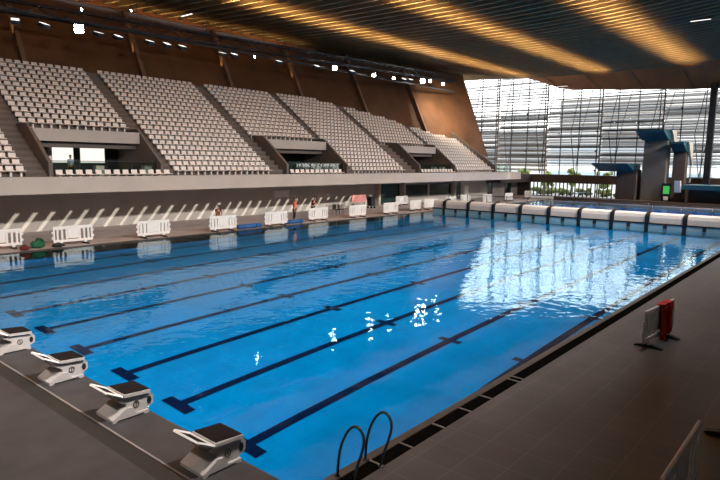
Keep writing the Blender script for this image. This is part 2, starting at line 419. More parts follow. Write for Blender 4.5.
# white bins in the entrances
for x, y, lb in [(14.9, 29.9, 'white waste bin at the right of the leftmost stand entrance'), (30.6, 29.9, 'white waste bin before the middle stand entrance'),
              (33.0, 29.9, 'narrow white waste bin at the right of the middle stand entrance'), (48.6, 29.9, 'white waste bin in the rightmost stand entrance'),
              (50.2, 29.9, 'white waste bin by the right side of the rightmost stand entrance'), (12.4, 31.3, 'pale box on the floor of the leftmost stand entrance')]:
    r = empty('waste_bin', (x, y, 3.3)); tag(r, lb, 'bin')
    b = MB(); b.prism([(-.22, 0), (.22, 0), (.27, .72), (-.27, .72)], 'y', -.2, .2); b.build('bin_body', M['white'], r)
    b = MB(); b.box(-.29, .29, -.22, .22, .72, .80, 0, .02); b.build('lid', M['offwhite'], r)
# glass balustrades before entrances
def balustrade(xa, xb, label):
    r = empty('glass_balustrade', (xa, 29.2, 3.3)); tag(r, label, 'balustrade')
    n = max(1, round((xb-xa)/1.6)); w = (xb-xa)/n
    for i in range(n):
        b = MB(); b.box(i*w+.03, (i+1)*w-.03, -.008, .008, .1, 1.02); b.build('glass_pane', M['balglass'], r)
    for i in range(n+1):
        b = MB(); b.box(i*w-.02, i*w+.02, -.02, .02, 0, 1.05); b.build('post', M['steel'], r)
    b = MB(); b.box(0, xb-xa, -.025, .025, 1.04, 1.08); b.build('handrail', M['steel'], r)
balustrade(8.65, 15.15, 'glass balustrade before the leftmost stand entrance')
balustrade(26.4, 33.05, 'glass balustrade before the middle stand entrance')
balustrade(44.5, 50.85, 'glass balustrade before the rightmost stand entrance')
balustrade(60.7, 65.5, 'glass balustrade along the right end of the balcony')

# ------------------------------------------------------------------ seats
def seat_mesh():
    b = MB()
    w = .185
    # curved backrest and pan as one shell profile, swept across the width
    prof = [(-.24, .30), (-.20, .335), (-.02, .30), (.10, .30), (.15, .40), (.18, .57), (.215, .57), (.19, .39), (.13, .26), (0, .25), (-.2, .27)]
    b.prism(prof, 'x', -w, w)
    b.box(-.05, .05, -.02, .10, 0, .26)
    return b
sb = seat_mesh(); seat_me = sb.mesh('stadium_seat', M['seat'])
spots = []
for si, (xa, xb, up) in enumerate(SEC):
    n = int((xb-xa)/.50); pitch = (xb-xa)/n; off = 0
    for t in range(NR):
        if up and t < VT+2: continue
        y = Yb0 + TR*t + .24; z = Zb0 + RI*t
        for i in range(n):
            x = xa + pitch*(i+.5)
            if y + .45 > wally(x): continue
            if t == 0 and not (0 <= 1): continue
            spots.append((x, y, z, si, t, i))
for xa, xb in ((8.65, 16.2), (26.4, 33.05), (44.5, 50.8)):
    n = int((xb-xa)/.56)
    for i in range(n): spots.append((xa+.28+.56*i, 28.62, 3.3, {8: 10, 26: 11, 44: 12}[int(xa)], -1, i))
CAM = Vector((-5.287, -5.488, 4.541))
CF = Vector((math.cos(-.133)*math.cos(.7042), math.cos(-.133)*math.sin(.7042), math.sin(-.133)))
CR = Vector((math.sin(.7042), -math.cos(.7042), 0))
def inview(p):
    v = Vector(p) - CAM; z = v.dot(CF)
    return z > 0 and abs(v.dot(CR)/z) < 360/586+.005
vis = sorted([s for s in spots if inview(s[:3])], key=lambda s: (Vector(s[:3]) - CAM).length)
ordn = ['lowest', 'second', 'third', 'fourth', 'fifth', 'sixth', 'seventh', 'eighth', 'ninth', 'tenth', 'eleventh', 'twelfth', 'thirteenth', 'fourteenth',
        'fifteenth', 'sixteenth', 'seventeenth', 'eighteenth', 'nineteenth', 'twentieth', 'topmost']
def nth(i): return (['first', 'second', 'third', 'fourth', 'fifth', 'sixth', 'seventh', 'eighth', 'ninth', 'tenth', 'eleventh', 'twelfth', 'thirteenth',
                     'fourteenth', 'fifteenth', 'sixteenth', 'seventeenth', 'eighteenth', 'nineteenth', 'twentieth', 'topmost'])[i]
secname = {0: 'at the left edge of the picture', 1: 'above the leftmost stand entrance', 2: 'between the leftmost and middle entrances', 3: 'above the middle stand entrance',
           4: 'between the middle and rightmost entrances', 5: 'above the rightmost stand entrance', 6: 'at the right end of the stand', 10: 'before the leftmost entrance', 11: 'before the middle entrance', 12: 'before the rightmost entrance'}
near = vis[:300]; nearset = set(near)
rowcount = {}
for s in sorted(near): rowcount.setdefault((s[3], s[4]), []).append(s)
for (si, t), row in rowcount.items():
    for j, s in enumerate(row):
        o = bpy.data.objects.new('stadium_seat', seat_me); C.objects.link(o)
        o.location = s[:3]
        rown = 'front row' if t < 0 else (ordn[t] + ' row')
        tag(o, 'white plastic seat, %s from left, %s %s' % (nth(j), rown, secname.get(si, 'in the stand')), 'seat', 'white tip-up seats of the stand')
b = MB(); fl = list(sb.f)
for s in spots:
    if s in nearset: continue
    b.add([(v[0]+s[0], v[1]+s[1], v[2]+s[2]) for v in sb.v], fl)
tag(b.build('stadium_seats', M['seat']), 'remaining rows of small white seats higher and farther in the stand', 'seats', None, 'stuff')

# ------------------------------------------------------------------ wooden wall behind the stand
def wbase(x): return Vector((x, wally(x), Zb0 + .7*(wally(x)-28.9) - .6))
def wtop(x):
    q = wbase(x); z = 17.4; return Vector((x + interp(x, [54, 66.5], [0, 2.6]), q.y + .5*(z-q.z), z))
b = MB(); xs = [X0 + i*2 for i in range(43)] + [63.0, 64.0, 65.2]
xs = [x for x in xs if x <= 65.2]; xs = sorted(set(xs))
n = len(xs)
vs = [wbase(x) for x in xs] + [wtop(x) for x in xs] + [wbase(x)+Vector((0, .4, 0)) for x in xs] + [wtop(x)+Vector((0, .4, 0)) for x in xs]
fs = []
for i in range(n-1):
    fs += [(i, i+1, n+i+1, n+i), (2*n+i, 3*n+i, 3*n+i+1, 2*n+i+1), (n+i, n+i+1, 3*n+i+1, 3*n+i), (i, 2*n+i, 2*n+i+1, i+1)]
fs += [(n-1, 3*n-1, 4*n-1, 2*n-1), (0, n, 3*n, 2*n)]
b.add(vs, fs); struct(b.build('wall_back', M['wood']), 'leaning brown wood panel wall behind the top row')
for i, x in enumerate([2.5, 11.5, 20.5, 29.3, 38.2, 46.9, 55.2]):
    a = wbase(x); c = wtop(x)
    b = MB(); d = Vector((0, -.55, 0))
    w = Vector((.16, 0, 0))
    b.add([a-w, a+w, a+w+d, a-w+d, c-w, c+w, c+w+d, c-w+d], [(0,3,2,1),(4,5,6,7),(0,1,5,4),(1,2,6,5),(2,3,7,6),(3,0,4,7)])
    struct(b.build('trim_%d' % (10+i), M['rib']), 'slanted wooden rib on the wall behind the stand')

# ------------------------------------------------------------------ ceiling
YR0, YR1 = -24.0, 42.4; XE = 72.0
def cz(y): return 16.10 + .0014*(y-19)**2 if y > 19 else 16.10 + .0035*(y-19)**2
ys = [lerp(YR0, YR1, i/40) for i in range(41)]
b = MB(); SP = 1.15
x = -21.5
while x < XE:
    for i in range(40):
        y0, y1 = ys[i], ys[i+1]
        w = .10
        v = [(x-w, y0, cz(y0)), (x+w, y0, cz(y0)), (x+w, y1, cz(y1)), (x-w, y1, cz(y1)), (x-w, y0, cz(y0)+.55), (x+w, y0, cz(y0)+.55), (x+w, y1, cz(y1)+.55), (x-w, y1, cz(y1)+.55)]
        b.add(v, [(0,3,2,1),(4,5,6,7),(1,2,6,5),(3,0,4,7)])
    x += SP
# roof boards above the slats
for i in range(40):
    y0, y1 = ys[i], ys[i+1]
    v = [(X0, y0, cz(y0)+.56), (XE, y0, cz(y0)+.56), (XE, y1, cz(y1)+.56), (X0, y1, cz(y1)+.56)]
    v += [(q[0], q[1], q[2]+.4) for q in v]
    b.add(v, [(0,3,2,1),(4,5,6,7),(0,1,5,4),(1,2,6,5),(2,3,7,6),(3,0,4,7)], 1)
struct(b.build('ceiling', [M['slat'], M['ceil']]), 'sagging timber roof of long wooden slats over dark boards')
# edge beams
b = MB(); b.box(X0, XE, YR1-.1, YR1+.35, 16.7, 17.9); struct(b.build('trim_20', M['fascia']))
b = MB()
for i in range(40):
    y0, y1 = ys[i], ys[i+1]
    v = [(XE-.02, y0, cz(y0)-.12), (XE+.15, y0, cz(y0)-.12), (XE+.15, y1, cz(y1)-.12), (XE-.02, y1, cz(y1)-.12)]
    v += [(q[0], q[1], q[2]+.75) for q in v]
    b.add(v, [(0,3,2,1),(4,5,6,7),(0,1,5,4),(1,2,6,5),(2,3,7,6),(3,0,4,7)])
struct(b.build('trim_21', M['slat']))
# wood fascia / soffit at the far end, dropping to the facade head
FY = [-24, 0, 8.3, 15, 22, 25.5, 27.5, 30, 32.5, 42.4]; FZ = [12.9, 13.2, 13.6, 13.95, 14.4, 14.6, 14.95, 15.9, 16.7, 17.4]
b = MB(); yy = [lerp(-24, 42.4, i/60) for i in range(61)]
for i in range(60):
    y0, y1 = yy[i], yy[i+1]; f0, f1 = interp(y0, FY, FZ), interp(y1, FY, FZ)
    v = [(XE+.15, y0, cz(y0)), (XF-.3, y0, f0), (XF-.3, y1, f1), (XE+.15, y1, cz(y1))]
    v = v + [(XE+.15, y0, cz(y0)+.9), (XF+.2, y0, cz(y0)+.9), (XF+.2, y1, cz(y1)+.9), (XE+.15, y1, cz(y1)+.9)]
    b.add(v, [(0,3,2,1),(4,5,6,7),(0,1,5,4),(1,2,6,5),(2,3,7,6),(3,0,4,7)])
struct(b.build('fascia', M['fascia']), 'red brown wooden soffit above the far glass wall')
b = MB()
for y in (6, 11.5, 17, 22.5, 28):
    b.bar((XE+.25, y+.3, cz(y)-.06), (XF-.4, y-.6, interp(y-.6, FY, FZ)-.03), .10)
struct(b.build('trim_22', M['rib']))

# ------------------------------------------------------------------ far facade (glass, mullions, struts, louvres)
ZB = 3.05
def ftop(y): return interp(y, FY, FZ)
f0 = struct(MB().build('window_20', M['mullion']), 'huge gridded glass wall at the far end')
b = MB()
mys = [-18+2.5*k for k in range(-1, 24)]
mys = [y for y in mys if -22 < y < 42]
for y in mys: b.box(XF-.1, XF+.1, y-.045, y+.045, ZB, ftop(y)+.1)
b.build('mullion_posts', M['mullion'], f0)
b = MB(); z = ZB+.02
while z < 17.4:
    ymin = -22.
    # each transom stops where it meets the soffit
    pts = [y for y in [lerp(-22, 42.3, i/200) for i in range(201)] if ftop(y) > z]
    if pts: b.box(XF-.06, XF+.06, min(pts) if min(pts) > -21.9 else -22, 42.3, z-.035, z+.035)
    z += 1.3
b.build('transoms', M['mullion'], f0)
b = MB()
for k, y in enumerate(mys):
    if k % 2 == 0:
        b.tube([(XF-.9, y, ZB+.1), (XF-.9, y+.8, (ZB+ftop(y))/2), (XF-.3, y+.1, ftop(y)-.2)], .05, 6)
        b.tube([(XF-.9, y, ZB+.1), (XF-.9, y-.8, (ZB+ftop(y))/2+1), (XF-.3, y-1.6, ftop(y)-.2)], .04, 6)
    if k % 4 == 1:
        for z in (ZB+.7, ZB+3.3, ZB+5.9, ZB+8.5):
            b.ball((XF-.3, y, z), .16, .2, .16, 0, 1)
b.build('bracing', M['mullion'], f0)
b = MB(); ny_ = 60
for i in range(ny_):
    y0, y1 = lerp(-22, 42.3, i/ny_), lerp(-22, 42.3, (i+1)/ny_)
    b.add([(XF, y0, ZB), (XF, y1, ZB), (XF, y1, ftop(y1)+.1), (XF, y0, ftop(y0)+.1)], [(0, 1, 2, 3)])
b.build('pane', M['glass'], f0)
# outside sun louvres
lv = struct(MB().build('louvre_screen', M['louvre']), 'horizontal metal louvres outside the far glass wall')
b = MB(); z = 4.6; k = 0
rnd = random.Random(3)
while z < 20:
    # tilted blades in panels of varying pitch
    for j in range(9):
        ya, yb = -24+7.7*j, -24+7.7*(j+1)-.12
        til = math.radians(rnd.choice([15, 18, 22]) if z > 11.5 else rnd.choice([15, 19, 24]))
        w = 1.0 if z < 12.5 else .8
        dx, dz = w*math.cos(til), w*math.sin(til)
        dz0 = rnd.uniform(-.05, .05)
        v = [(XF+1.4, ya, z+dz0), (XF+1.4+dx, ya, z+dz0+dz), (XF+1.4+dx, yb, z+dz0+dz), (XF+1.4, yb, z+dz0)]
        v += [(q[0], q[1], q[2]+.035) for q in v]
        b.add(v, [(0,3,2,1),(4,5,6,7),(0,1,5,4),(1,2,6,5),(2,3,7,6),(3,0,4,7)])
    z += .36 if z < 11.5 else .42
b.build('blades', M['louvre'], lv)
b = MB()
for j in range(10): b.box(XF+1.6, XF+1.8, -24.1+7.7*j, -23.95+7.7*j, 0, 20)
b.build('posts', M['louvre'], lv)
# gallery band below the facade and the low windows
b = MB()
b.box(XF-.35, XF+.25, -22, YW, 1.95, ZB); b.box(XF-.35, XF+.25, -22, 18.6, 0, 1.95); b.box(XF-.35, XF+.25, 31.2, YW, 0, 1.95)
b.box(66.0, XF, 30.8, YW, 1.95, 3.1)
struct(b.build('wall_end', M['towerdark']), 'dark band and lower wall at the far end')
fr = struct(MB().build('window_21', M['mullion']), 'low strip of windows beneath the dark band at the far end')
b = MB()
for k in range(24): b.box(XF-.15, XF+.05, 18.6+.545*k-.06, 18.6+.545*k+.06, 0.1, 1.95)
b.box(XF-.2, XF+.1, 18.6, 31.2, 0, .12)
b.build('mullion_posts', M['mullion'], fr)
b = MB(); b.add([(XF-.05, 18.6, .1), (XF-.05, 31.2, .1), (XF-.05, 31.2, 1.95), (XF-.05, 18.6, 1.95)], [(0, 1, 2, 3)]); b.build('pane', M['glass'], fr)
# stout black column by the facade
b = MB(); b.box(74.6, 75.2, 8.25, 8.95, 0, 14.2, 0, .05); tag(b.build('column', M['dark']), 'stout black column standing before the far glass wall', 'column')

# ------------------------------------------------------------------ outside world
b = MB(); b.box(XF+.3, 520, -300, 450, -.6, -.1); b.box(-200, X0-.4, -200, 250, -.6, -.1)
struct(b.build('ground', M['plaza']), 'pale paving outside the far windows')
def tree(x, y, h, label):
    r = empty('tree', (x, y, -.1)); tag(r, label, 'tree', 'trees outside the low windows')
    b = MB(); b.tube([(0, 0, 0), (.1, .05, h*.35), (0, .1, h*.6)], [.16, .12, .07], 7); b.build('trunk', M['bark'], r)
    b = MB()
    for i in range(26):
        a = random.uniform(0, 2*PI); rr = random.uniform(0, h*.26); zz = random.uniform(.35, .95)*h
        b.ball((math.cos(a)*rr, math.sin(a)*rr, zz), random.uniform(.3, .6), random.uniform(.3, .6), random.uniform(.25, .5), 0, 1, .25)
    b.build('crown', M['leaf'], r)
for x, y, h in [(86, 24, 3.6), (88, 29.5, 4.0), (90, 34.5, 3.4), (92, 20.0, 3.8), (86, 37.0, 3.8)]:
    tree(x, y, h, 'yellow green tree outside, seen through the far glass wall')
h = empty('hedge', (83, 27, -.1)); tag(h, 'yellow green clipped hedge outside the low windows', 'hedge')
b = MB(); rr_ = random.Random(5)
for i in range(90): b.ball((rr_.uniform(-.5, .5), rr_.uniform(-13, 13), rr_.uniform(.2, .9)), rr_.uniform(.3, .6), rr_.uniform(.4, .8), rr_.uniform(.25, .45), 0, 1, .2)
b.build('foliage', M['leaf'], h)
b = MB()
for i in range(12): b.tube([(0, -12.5+2.2*i, 0), (0, -12.4+2.2*i, .6)], .05, 5)
tag(b.build('stems', M['bark'], h), None, None, None, 'stuff')
def block_building(x0, x1, y0, y1, h, label, m='bldg'):
    r = empty('building', ((x0+x1)/2, (y0+y1)/2, -.1)); tag(r, label, 'building')
    W = (x1-x0)/2; D = (y1-y0)/2
    b = MB(); b.box(-W, W, -D, D, 0, h); b.build('wall', M[m], r)
    b = MB(); b.box(-W-.3, W+.3, -D-.3, D+.3, h, h+.5); b.build('roof', M['white'], r)
    b = MB()
    for zz in range(1, int(h/3.2)+1):
        b.box(-W-.06, -W, -D+.8, D-.8, zz*3.2-1.8, zz*3.2-.4)
    b.build('window_band', M['blue_glass' if m == 'bldg' else 'wallc'], r)
block_building(150, 170, 20, 60, 11, 'long pale building far outside the glass wall')
block_building(380, 400, -90, 150, 46, 'added long brown block in the distance, dimming the sky behind the glass wall', 'added_bldg')  # added to darken the sky seen between the louvre blades
block_building(385, 400, 152, 300, 27, 'lower added brown block in the distance, left of the long one', 'added_bldg')  # lower end of the added sky-darkening backdrop
block_building(130, 150, -20, 8, 9, 'lower pale building outside behind the diving towers')

# ------------------------------------------------------------------ other walls of the hall
b = MB(); b.box(X0, XF, YN-.3, YN, 0, 9.6); b.box(X0, XF, YN-.3, YN, 14.2, 22.5)
b.box(X0, 22.0, YN-.3, YN, 9.6, 14.2); b.box(60.0, XF, YN-.3, YN, 9.6, 14.2)
# added slanting struts, out of view, that cut the sun into stripes
x = 20.4; PT = 1.05; k = 0
while x < 60:
    lo, hi = 11.0, 12.55
    wd = PT-.30 if k % 4 else PT-.20
    b.add([(x, YN-.3, lo), (x+wd, YN-.3, lo), (x+wd+(hi-lo)*.82, YN-.3, hi), (x+(hi-lo)*.82, YN-.3, hi),
           (x, YN, lo), (x+wd, YN, lo), (x+wd+(hi-lo)*.82, YN, hi), (x+(hi-lo)*.82, YN, hi)],
          [(0,3,2,1),(4,5,6,7),(0,1,5,4),(1,2,6,5),(2,3,7,6),(3,0,4,7)])
    x += PT; k += 1
b.box(20.0, 62.0, YN-.3, YN, 9.55, 11.1); b.box(20.0, 62.0, YN-.3, YN, 12.5, 14.25)
struct(b.build('wall_near', M['wallc']), 'unseen side wall with slanting slots added to shape sun stripes')
b = MB(); b.box(X0-.3, X0, YN, 43, 0, 19)
struct(b.build('wall_start', M['wallc']))
b = MB(); b.box(X0, XF, 43.5, 43.8, 0, 19); struct(b.build('wall_outer', M['wood']))

# ------------------------------------------------------------------ diving towers
def dive_tower(nm, label, parts):
    r = empty(nm, (70, parts['y'], 0)); tag(r, label, 'diving tower')
    y = parts['y']
    for pn, bb, mm in parts['items']:
        b = MB()
        if bb[0] == 'box': b.box(bb[1]-70, bb[2]-70, bb[3]-y, bb[4]-y, bb[5], bb[6], 0, .03)
        elif bb[0] == 'wedge': b.prism([(q[0]-70, q[1]) for q in bb[1]], 'y', bb[2]-y, bb[3]-y)
        elif bb[0] == 'rail':
            for pa, pb in bb[1]: b.tube([(pa[0]-70, pa[1]-y, pa[2]), (pb[0]-70, pb[1]-y, pb[2])], .035, 6)
        elif bb[0] == 'steps':
            n = 12
            for i in range(n):
                t0 = i/n
                b.box(bb[1]-70+t0*bb[2], bb[1]-70+t0*bb[2]+abs(bb[2])/n+.05, bb[3]-y, bb[4]-y, bb[5]+(bb[6]-bb[5])*t0, bb[5]+(bb[6]-bb[5])*(t0)+.14)
        b.build(pn, M[mm], r)
    return r
dive_tower('high_diving_tower', 'tallest diving tower with grey column and teal platform', dict(y=13.2, items=[
    ('column', ('box', 69.6, 71.4, 11.9, 14.4, 0, 7.7), 'tower'),
    ('platform', ('wedge', [(67.0, 8.55), (67.0, 8.35), (69.6, 7.45), (71.6, 7.45), (71.6, 8.55)], 11.75, 14.7), 'teal'),
    ('side_panel', ('wedge', [(71.6, 8.6), (69.4, 8.6), (71.9, 6.3), (72.3, 6.3)], 11.45, 11.72), 'pale'),
    ('railing', ('rail', [((67.3, 11.9, 8.55), (67.3, 11.9, 9.4)), ((67.3, 11.9, 9.4), (71.5, 11.9, 9.4)), ((71.5, 11.9, 8.55), (71.5, 11.9, 9.4)),
                          ((67.3, 14.5, 8.55), (67.3, 14.5, 9.4)), ((67.3, 14.5, 9.4), (71.5, 14.5, 9.4)), ((71.5, 14.5, 8.55), (71.5, 14.5, 9.4))]), 'steel')]))
dive_tower('middle_diving_tower', 'second diving tower, just right of the tallest, with teal top', dict(y=10.9, items=[
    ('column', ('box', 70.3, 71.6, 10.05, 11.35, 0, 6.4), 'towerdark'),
    ('platform', ('wedge', [(68.2, 7.2), (68.2, 7.0), (70.3, 6.1), (71.8, 6.1), (71.8, 7.2)], 9.95, 11.40), 'teal'),
    ('side_panel', ('wedge', [(71.8, 7.25), (69.6, 7.25), (72.2, 4.6), (72.6, 4.6)], 9.7, 9.93), 'pale'),
    ('stair', ('steps', 72.4, -.35, 9.75, 9.95, 2.6, 4.6), 'pale')]))
dive_tower('low_diving_platform', 'low wide teal diving platform left of the tallest tower', dict(y=16.9, items=[
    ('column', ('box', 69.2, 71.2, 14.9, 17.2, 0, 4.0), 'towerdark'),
    ('platform', ('wedge', [(66.2, 4.75), (66.2, 4.6), (69.2, 3.75), (71.4, 3.75), (71.4, 4.75)], 15.1, 19.2), 'teal'),
    ('side_panel', ('wedge', [(71.4, 4.9), (70.9, 4.9), (71.3, .3), (71.8, .3)], 14.5, 14.8), 'pale'),
    ('springboard', ('box', 65.3, 70.2, 20.5, 21.1, 1.0, 1.08), 'teal'), ])).children
dive_tower('springboard_stand', 'low dark teal diving stage at the right edge', dict(y=7.2, items=[
    ('column', ('box', 69.4, 71.5, 3.0, 9.3, 0, 1.9), 'towerdark'),
    ('platform', ('box', 67.4, 71.9, 2.6, 9.6, 1.95, 2.45), 'teal'),
    ('side_panel', ('wedge', [(67.4, 2.9), (67.0, 2.9), (67.3, 1.6), (67.9, 1.6)], 9.7, 10.3), 'pale'),
    ('railing', ('rail', [((67.6, y_, 2.45), (67.6, y_, 3.3)) for y_ in (3, 5, 7, 9)] + [((67.6, 3, 3.3), (67.6, 9, 3.3))]), 'steel')]))
sg = empty('exit_sign', (69.45, 11.6, 0)); tag(sg, 'green lit sign at the foot of the tallest diving tower', 'sign')
b = MB(); b.box(-.05, .05, -.5, .5, 0.1, 2.5, 0, .02); b.build('sign_frame', M['black'], sg)
b = MB(); b.box(-.08, -.051, -.33, .33, 1.3, 2.2, 0, .01); b.build('green_panel', M['green_emis'], sg)
b = MB(); b.box(-.07, -.051, -.25, .25, .55, 1.0, 0, .01); b.build('pale_panel', M['white'], sg)
b = MB(); b.box(67.2, 69.0, -8, 24, 0, .45); struct(b.build('trim_30', M['towerdark']), 'low dark plinth along the diving pool end')

# ------------------------------------------------------------------ starting blocks
def starting_block():
    r = empty('starting_block')
    b = MB()   # body with hexagonal nose
    b.prism([(-.38, .05), (-.02, .06), (.13, .14), (.14, .28), (.06, .37), (-.42, .38), (-.55, .36), (-.38, .26)], 'y', -.25, .25)
    b.build('body', M['offwhite'], r)
    for s in (-1, 1):
        b = MB()
        yy = s*.255
        pts = [(-.06+.045*math.cos(a), yy, .22+.07*math.sin(a)) for a in [2*PI*i/6 for i in range(7)]]
        b.prism([(.05 + .045*math.cos(2*PI*i/6), .215+.075*math.sin(2*PI*i/6)) for i in range(6)], 'y', min(yy, yy+s*.006), max(yy, yy+s*.006))
        b.build('side_opening', M['black'], r)
        b = MB()
        ring = [(-.20 + .05*math.cos(a), yy+s*.004, .21 + .06*math.sin(a)) for a in [2*PI*i/14 for i in range(15)]]
        b.tube(ring, .008, 6, 0, False); b.tube([(-.20, yy+s*.004, .175), (-.20, yy+s*.004, .245)], .008, 6)
        b.build('number_ring', M['mullion'], r)
    b = MB()   # skirted foot
    b.prism([(-.66, .0), (-.66, .05), (-.40, .20), (-.30, .19), (-.22, .06), (.02, .06), (.02, .0), (-.05, .0), (-.1, .03), (-.56, .03), (-.60, 0)], 'y', -.30, .30)
    b.build('foot', M['offwhite'], r)
    b = MB(); b.prism([(-.44, .40), (-.44, .455), (.06, .42), (.05, .365)], 'y', -.30, .30); t = b.build('platform', M['offwhite'], r)
    b = MB(); b.prism([(-.42, .457), (-.42, .472), (.05, .437), (.05, .423)], 'y', -.275, .275); b.build('platform_mat', M['padtop'], t)
    b = MB()   # adjustable rear kick plate, an open frame tilted up
    f = [(-.47, .43), (-.74, .575)]
    def fp(t, y): return (lerp(f[0][0], f[1][0], t), y, lerp(f[0][1], f[1][1], t))
    c = [fp(0, -.30), fp(1, -.30), fp(1, .30), fp(0, .30), fp(0, -.30)]
    for p0, p1 in zip(c[:-1], c[1:]): b.bar(p0, p1, .035)
    kp = b.build('kick_frame', M['white'], r)
    b = MB()
    q = [fp(.1, -.27), fp(.9, -.27), fp(.9, .27), fp(.1, .27)]; n_ = Vector((-.19, 0, -.23)).normalized()*.015
    b.add(q + [tuple(Vector(v)+n_) for v in q], [(0,3,2,1),(4,5,6,7),(0,1,5,4),(1,2,6,5),(2,3,7,6),(3,0,4,7)])
    b.build('kick_plate', M['padtop'], kp)
    b = MB()
    for s in (-1, 1): b.bar((-.47, s*.2, .42), (-.36, s*.2, .40), .04)
    b.build('slide_rail', M['offwhite'], r)
    return r
proto = starting_block()
bl = ['white starting block with black top, nearest the camera', 'white starting block with black top, second nearest the camera',
      'white starting block with black top, second from the left photo edge', 'white starting block cut by the left photo edge, farthest away']
for i, y in enumerate((1.57, 4.22, 6.80, 9.55)):
    o = proto if i == 0 else copy_tree(proto)
    o.location = (-.06, y, 0)
    tag(o, bl[i], 'starting block', 'starting blocks on the pool edge')

# ------------------------------------------------------------------ pool ladder
ld = empty('pool_ladder', (.92, 0, 0)); tag(ld, 'steel pool ladder with two arched handrails at the near edge', 'ladder')
for s, xx in ((0, -.30), (1, .33)):
    b = MB()
    pts = [(0, -.10, 0), (0, -.11, .25), (0, -.16, .50), (0, -.26, .72), (0, -.37, .85), (0, -.47, .88), (0, -.56, .82), (0, -.60, .70), (0, -.55, .50), (0, -.47, .28), (0, -.42, .12), (0, -.40, 0)]
    # smooth by subdivision
    P_ = [Vector(q) for q in pts]
    for _ in range(2):
        Q_ = [P_[0]]
        for a, c in zip(P_[:-1], P_[1:]): Q_ += [a.lerp(c, .25), a.lerp(c, .75)]
        P_ = Q_ + [P_[-1]]
    b.tube([(xx+q.x, q.y, q.z) for q in P_], .021, 10)
    b.build('handrail', M['steel'], ld)
    b = MB(); b.tube([(xx, -.40, -.01), (xx, -.40, .015)], .045, 12); b.tube([(xx, -.10, -.01), (xx, -.10, .015)], .045, 12); b.build('floor_flange', M['steel'], ld)


# ------------------------------------------------------------------ crowd barriers
def barrier(L=2.0, H=1.0, solid=False):
    r = empty('crowd_barrier')
    b = MB(); h = L/2
    b.box(-h, h, -.03, .03, H-.17, H, 0, .025); b.box(-h, h, -.03, .03, .16, .30, 0, .02)
    b.box(-h, -h+.10, -.03, .03, .28, H-.15, 0, .02); b.box(h-.10, h, -.03, .03, .28, H-.15, 0, .02)
    b.box(-h-.07, -h+.02, -.02, .02, .35, .47, 0, .01); b.box(-h-.07, -h+.02, -.02, .02, H-.35, H-.25, 0, .01)
    b.box(h-.02, h+.07, -.02, .02, .35, .47, 0, .01); b.box(h-.02, h+.07, -.02, .02, H-.35, H-.25, 0, .01)
    for sx in (-h*.62, h*.62): b.box(sx-.07, sx+.07, -.04, .04, .04, .18, 0, .01)
    b.build('frame', M['white'], r)
    n = 8
    for i in range(n):
        x = -h + (L)*(i+1)/(n+1)
        if abs(x) < .30 and not solid: continue
        w = .05 if not solid else .085
        b = MB(); b.box(x-w, x+w, -.018, .018, .28, H-.15); b.build('upright', M['white'], r)
    b = MB(); b.box(-.28, .28, -.028, .028, .34, H-.15, 0, .02); b.build('centre_panel', M['white'], r)
    for sx in (-h*.62, h*.62):
        b = MB(); b.prism([(-.34, 0), (.34, 0), (.32, .035), (.10, .09), (-.10, .09), (-.32, .035)], 'x', sx-.07, sx+.07)
        b.build('foot', M['black'], r)
    return r
bar_a = barrier(2.05, 1.0); bar_b = barrier(2.05, 1.0, True)
lab = [
 (4.95, 26.45, .0, 'a', 'open-barred, cut by the left photo edge'),
 (8.3, 25.95, .0, 'a', 'open-barred, right of the green bag'),
 (12.75, 25.6, 0, 'b', 'between the open-barred one and the small person'),
 (17.5, 25.4, 0, 'b', 'in front of the small dark-clothed person'),
 (22.0, 25.4, 0, 'b', 'just left of the person in red'),
 (26.8, 26.0, 0, 'b', 'directly before the person in maroon'),
 (31.2, 25.8, 0, 'b', 'before the pale red board'),
 (35.8, 25.9, 0, 'b', 'at the water below the green door'),
 (44.9, 31.4, 0, 'b', 'against the wall under the dark windows'),
 (40.3, 26.4, .1, 'b', 'left one of the pair by the pool corner'),
 (42.9, 26.4, -.1, 'b', 'right one of the pair by the pool corner'),
 (48.2, 27.4, 0, 'b', 'behind the left end of the bulkhead'),
 (52.3, 28.0, 0, 'b', 'before the narrow dark door'),
 (55.6, 27.1, 0, 'b', 'second on the diving pool side'),
 (61.1, 27.1, 0, 'b', 'third on the diving pool side'),
 (68.6, 28.1, 0, 'b', 'farthest of all'),
]
for i, (x, y, rz, kd, lb) in enumerate(lab):
    src = bar_a if kd == 'a' else bar_b
    first = (kd == 'a' and i == 0) or (kd == 'b' and i == 2)
    o = src if first else copy_tree(src)
    o.location = (x, y, 0); o.rotation_euler = (0, 0, rz)
    tag(o, 'white plastic crowd barrier, ' + lb, 'barrier', 'white barriers along the far deck')
for x, y, rz, lb in [(10.95, -1.86, -.09, 'on the near deck, draped with red cloths'), (2.80, -4.08, 0, 'at the bottom right corner, nearest the camera'),
                     (6.55, -4.2, -.05, 'cut by the right photo edge, its foot showing')]:
    o = copy_tree(bar_a); o.location = (x, y, 0); o.rotation_euler = (0, 0, rz)
    tag(o, 'white plastic crowd barrier ' + lb, 'barrier', 'white barriers on the near deck')
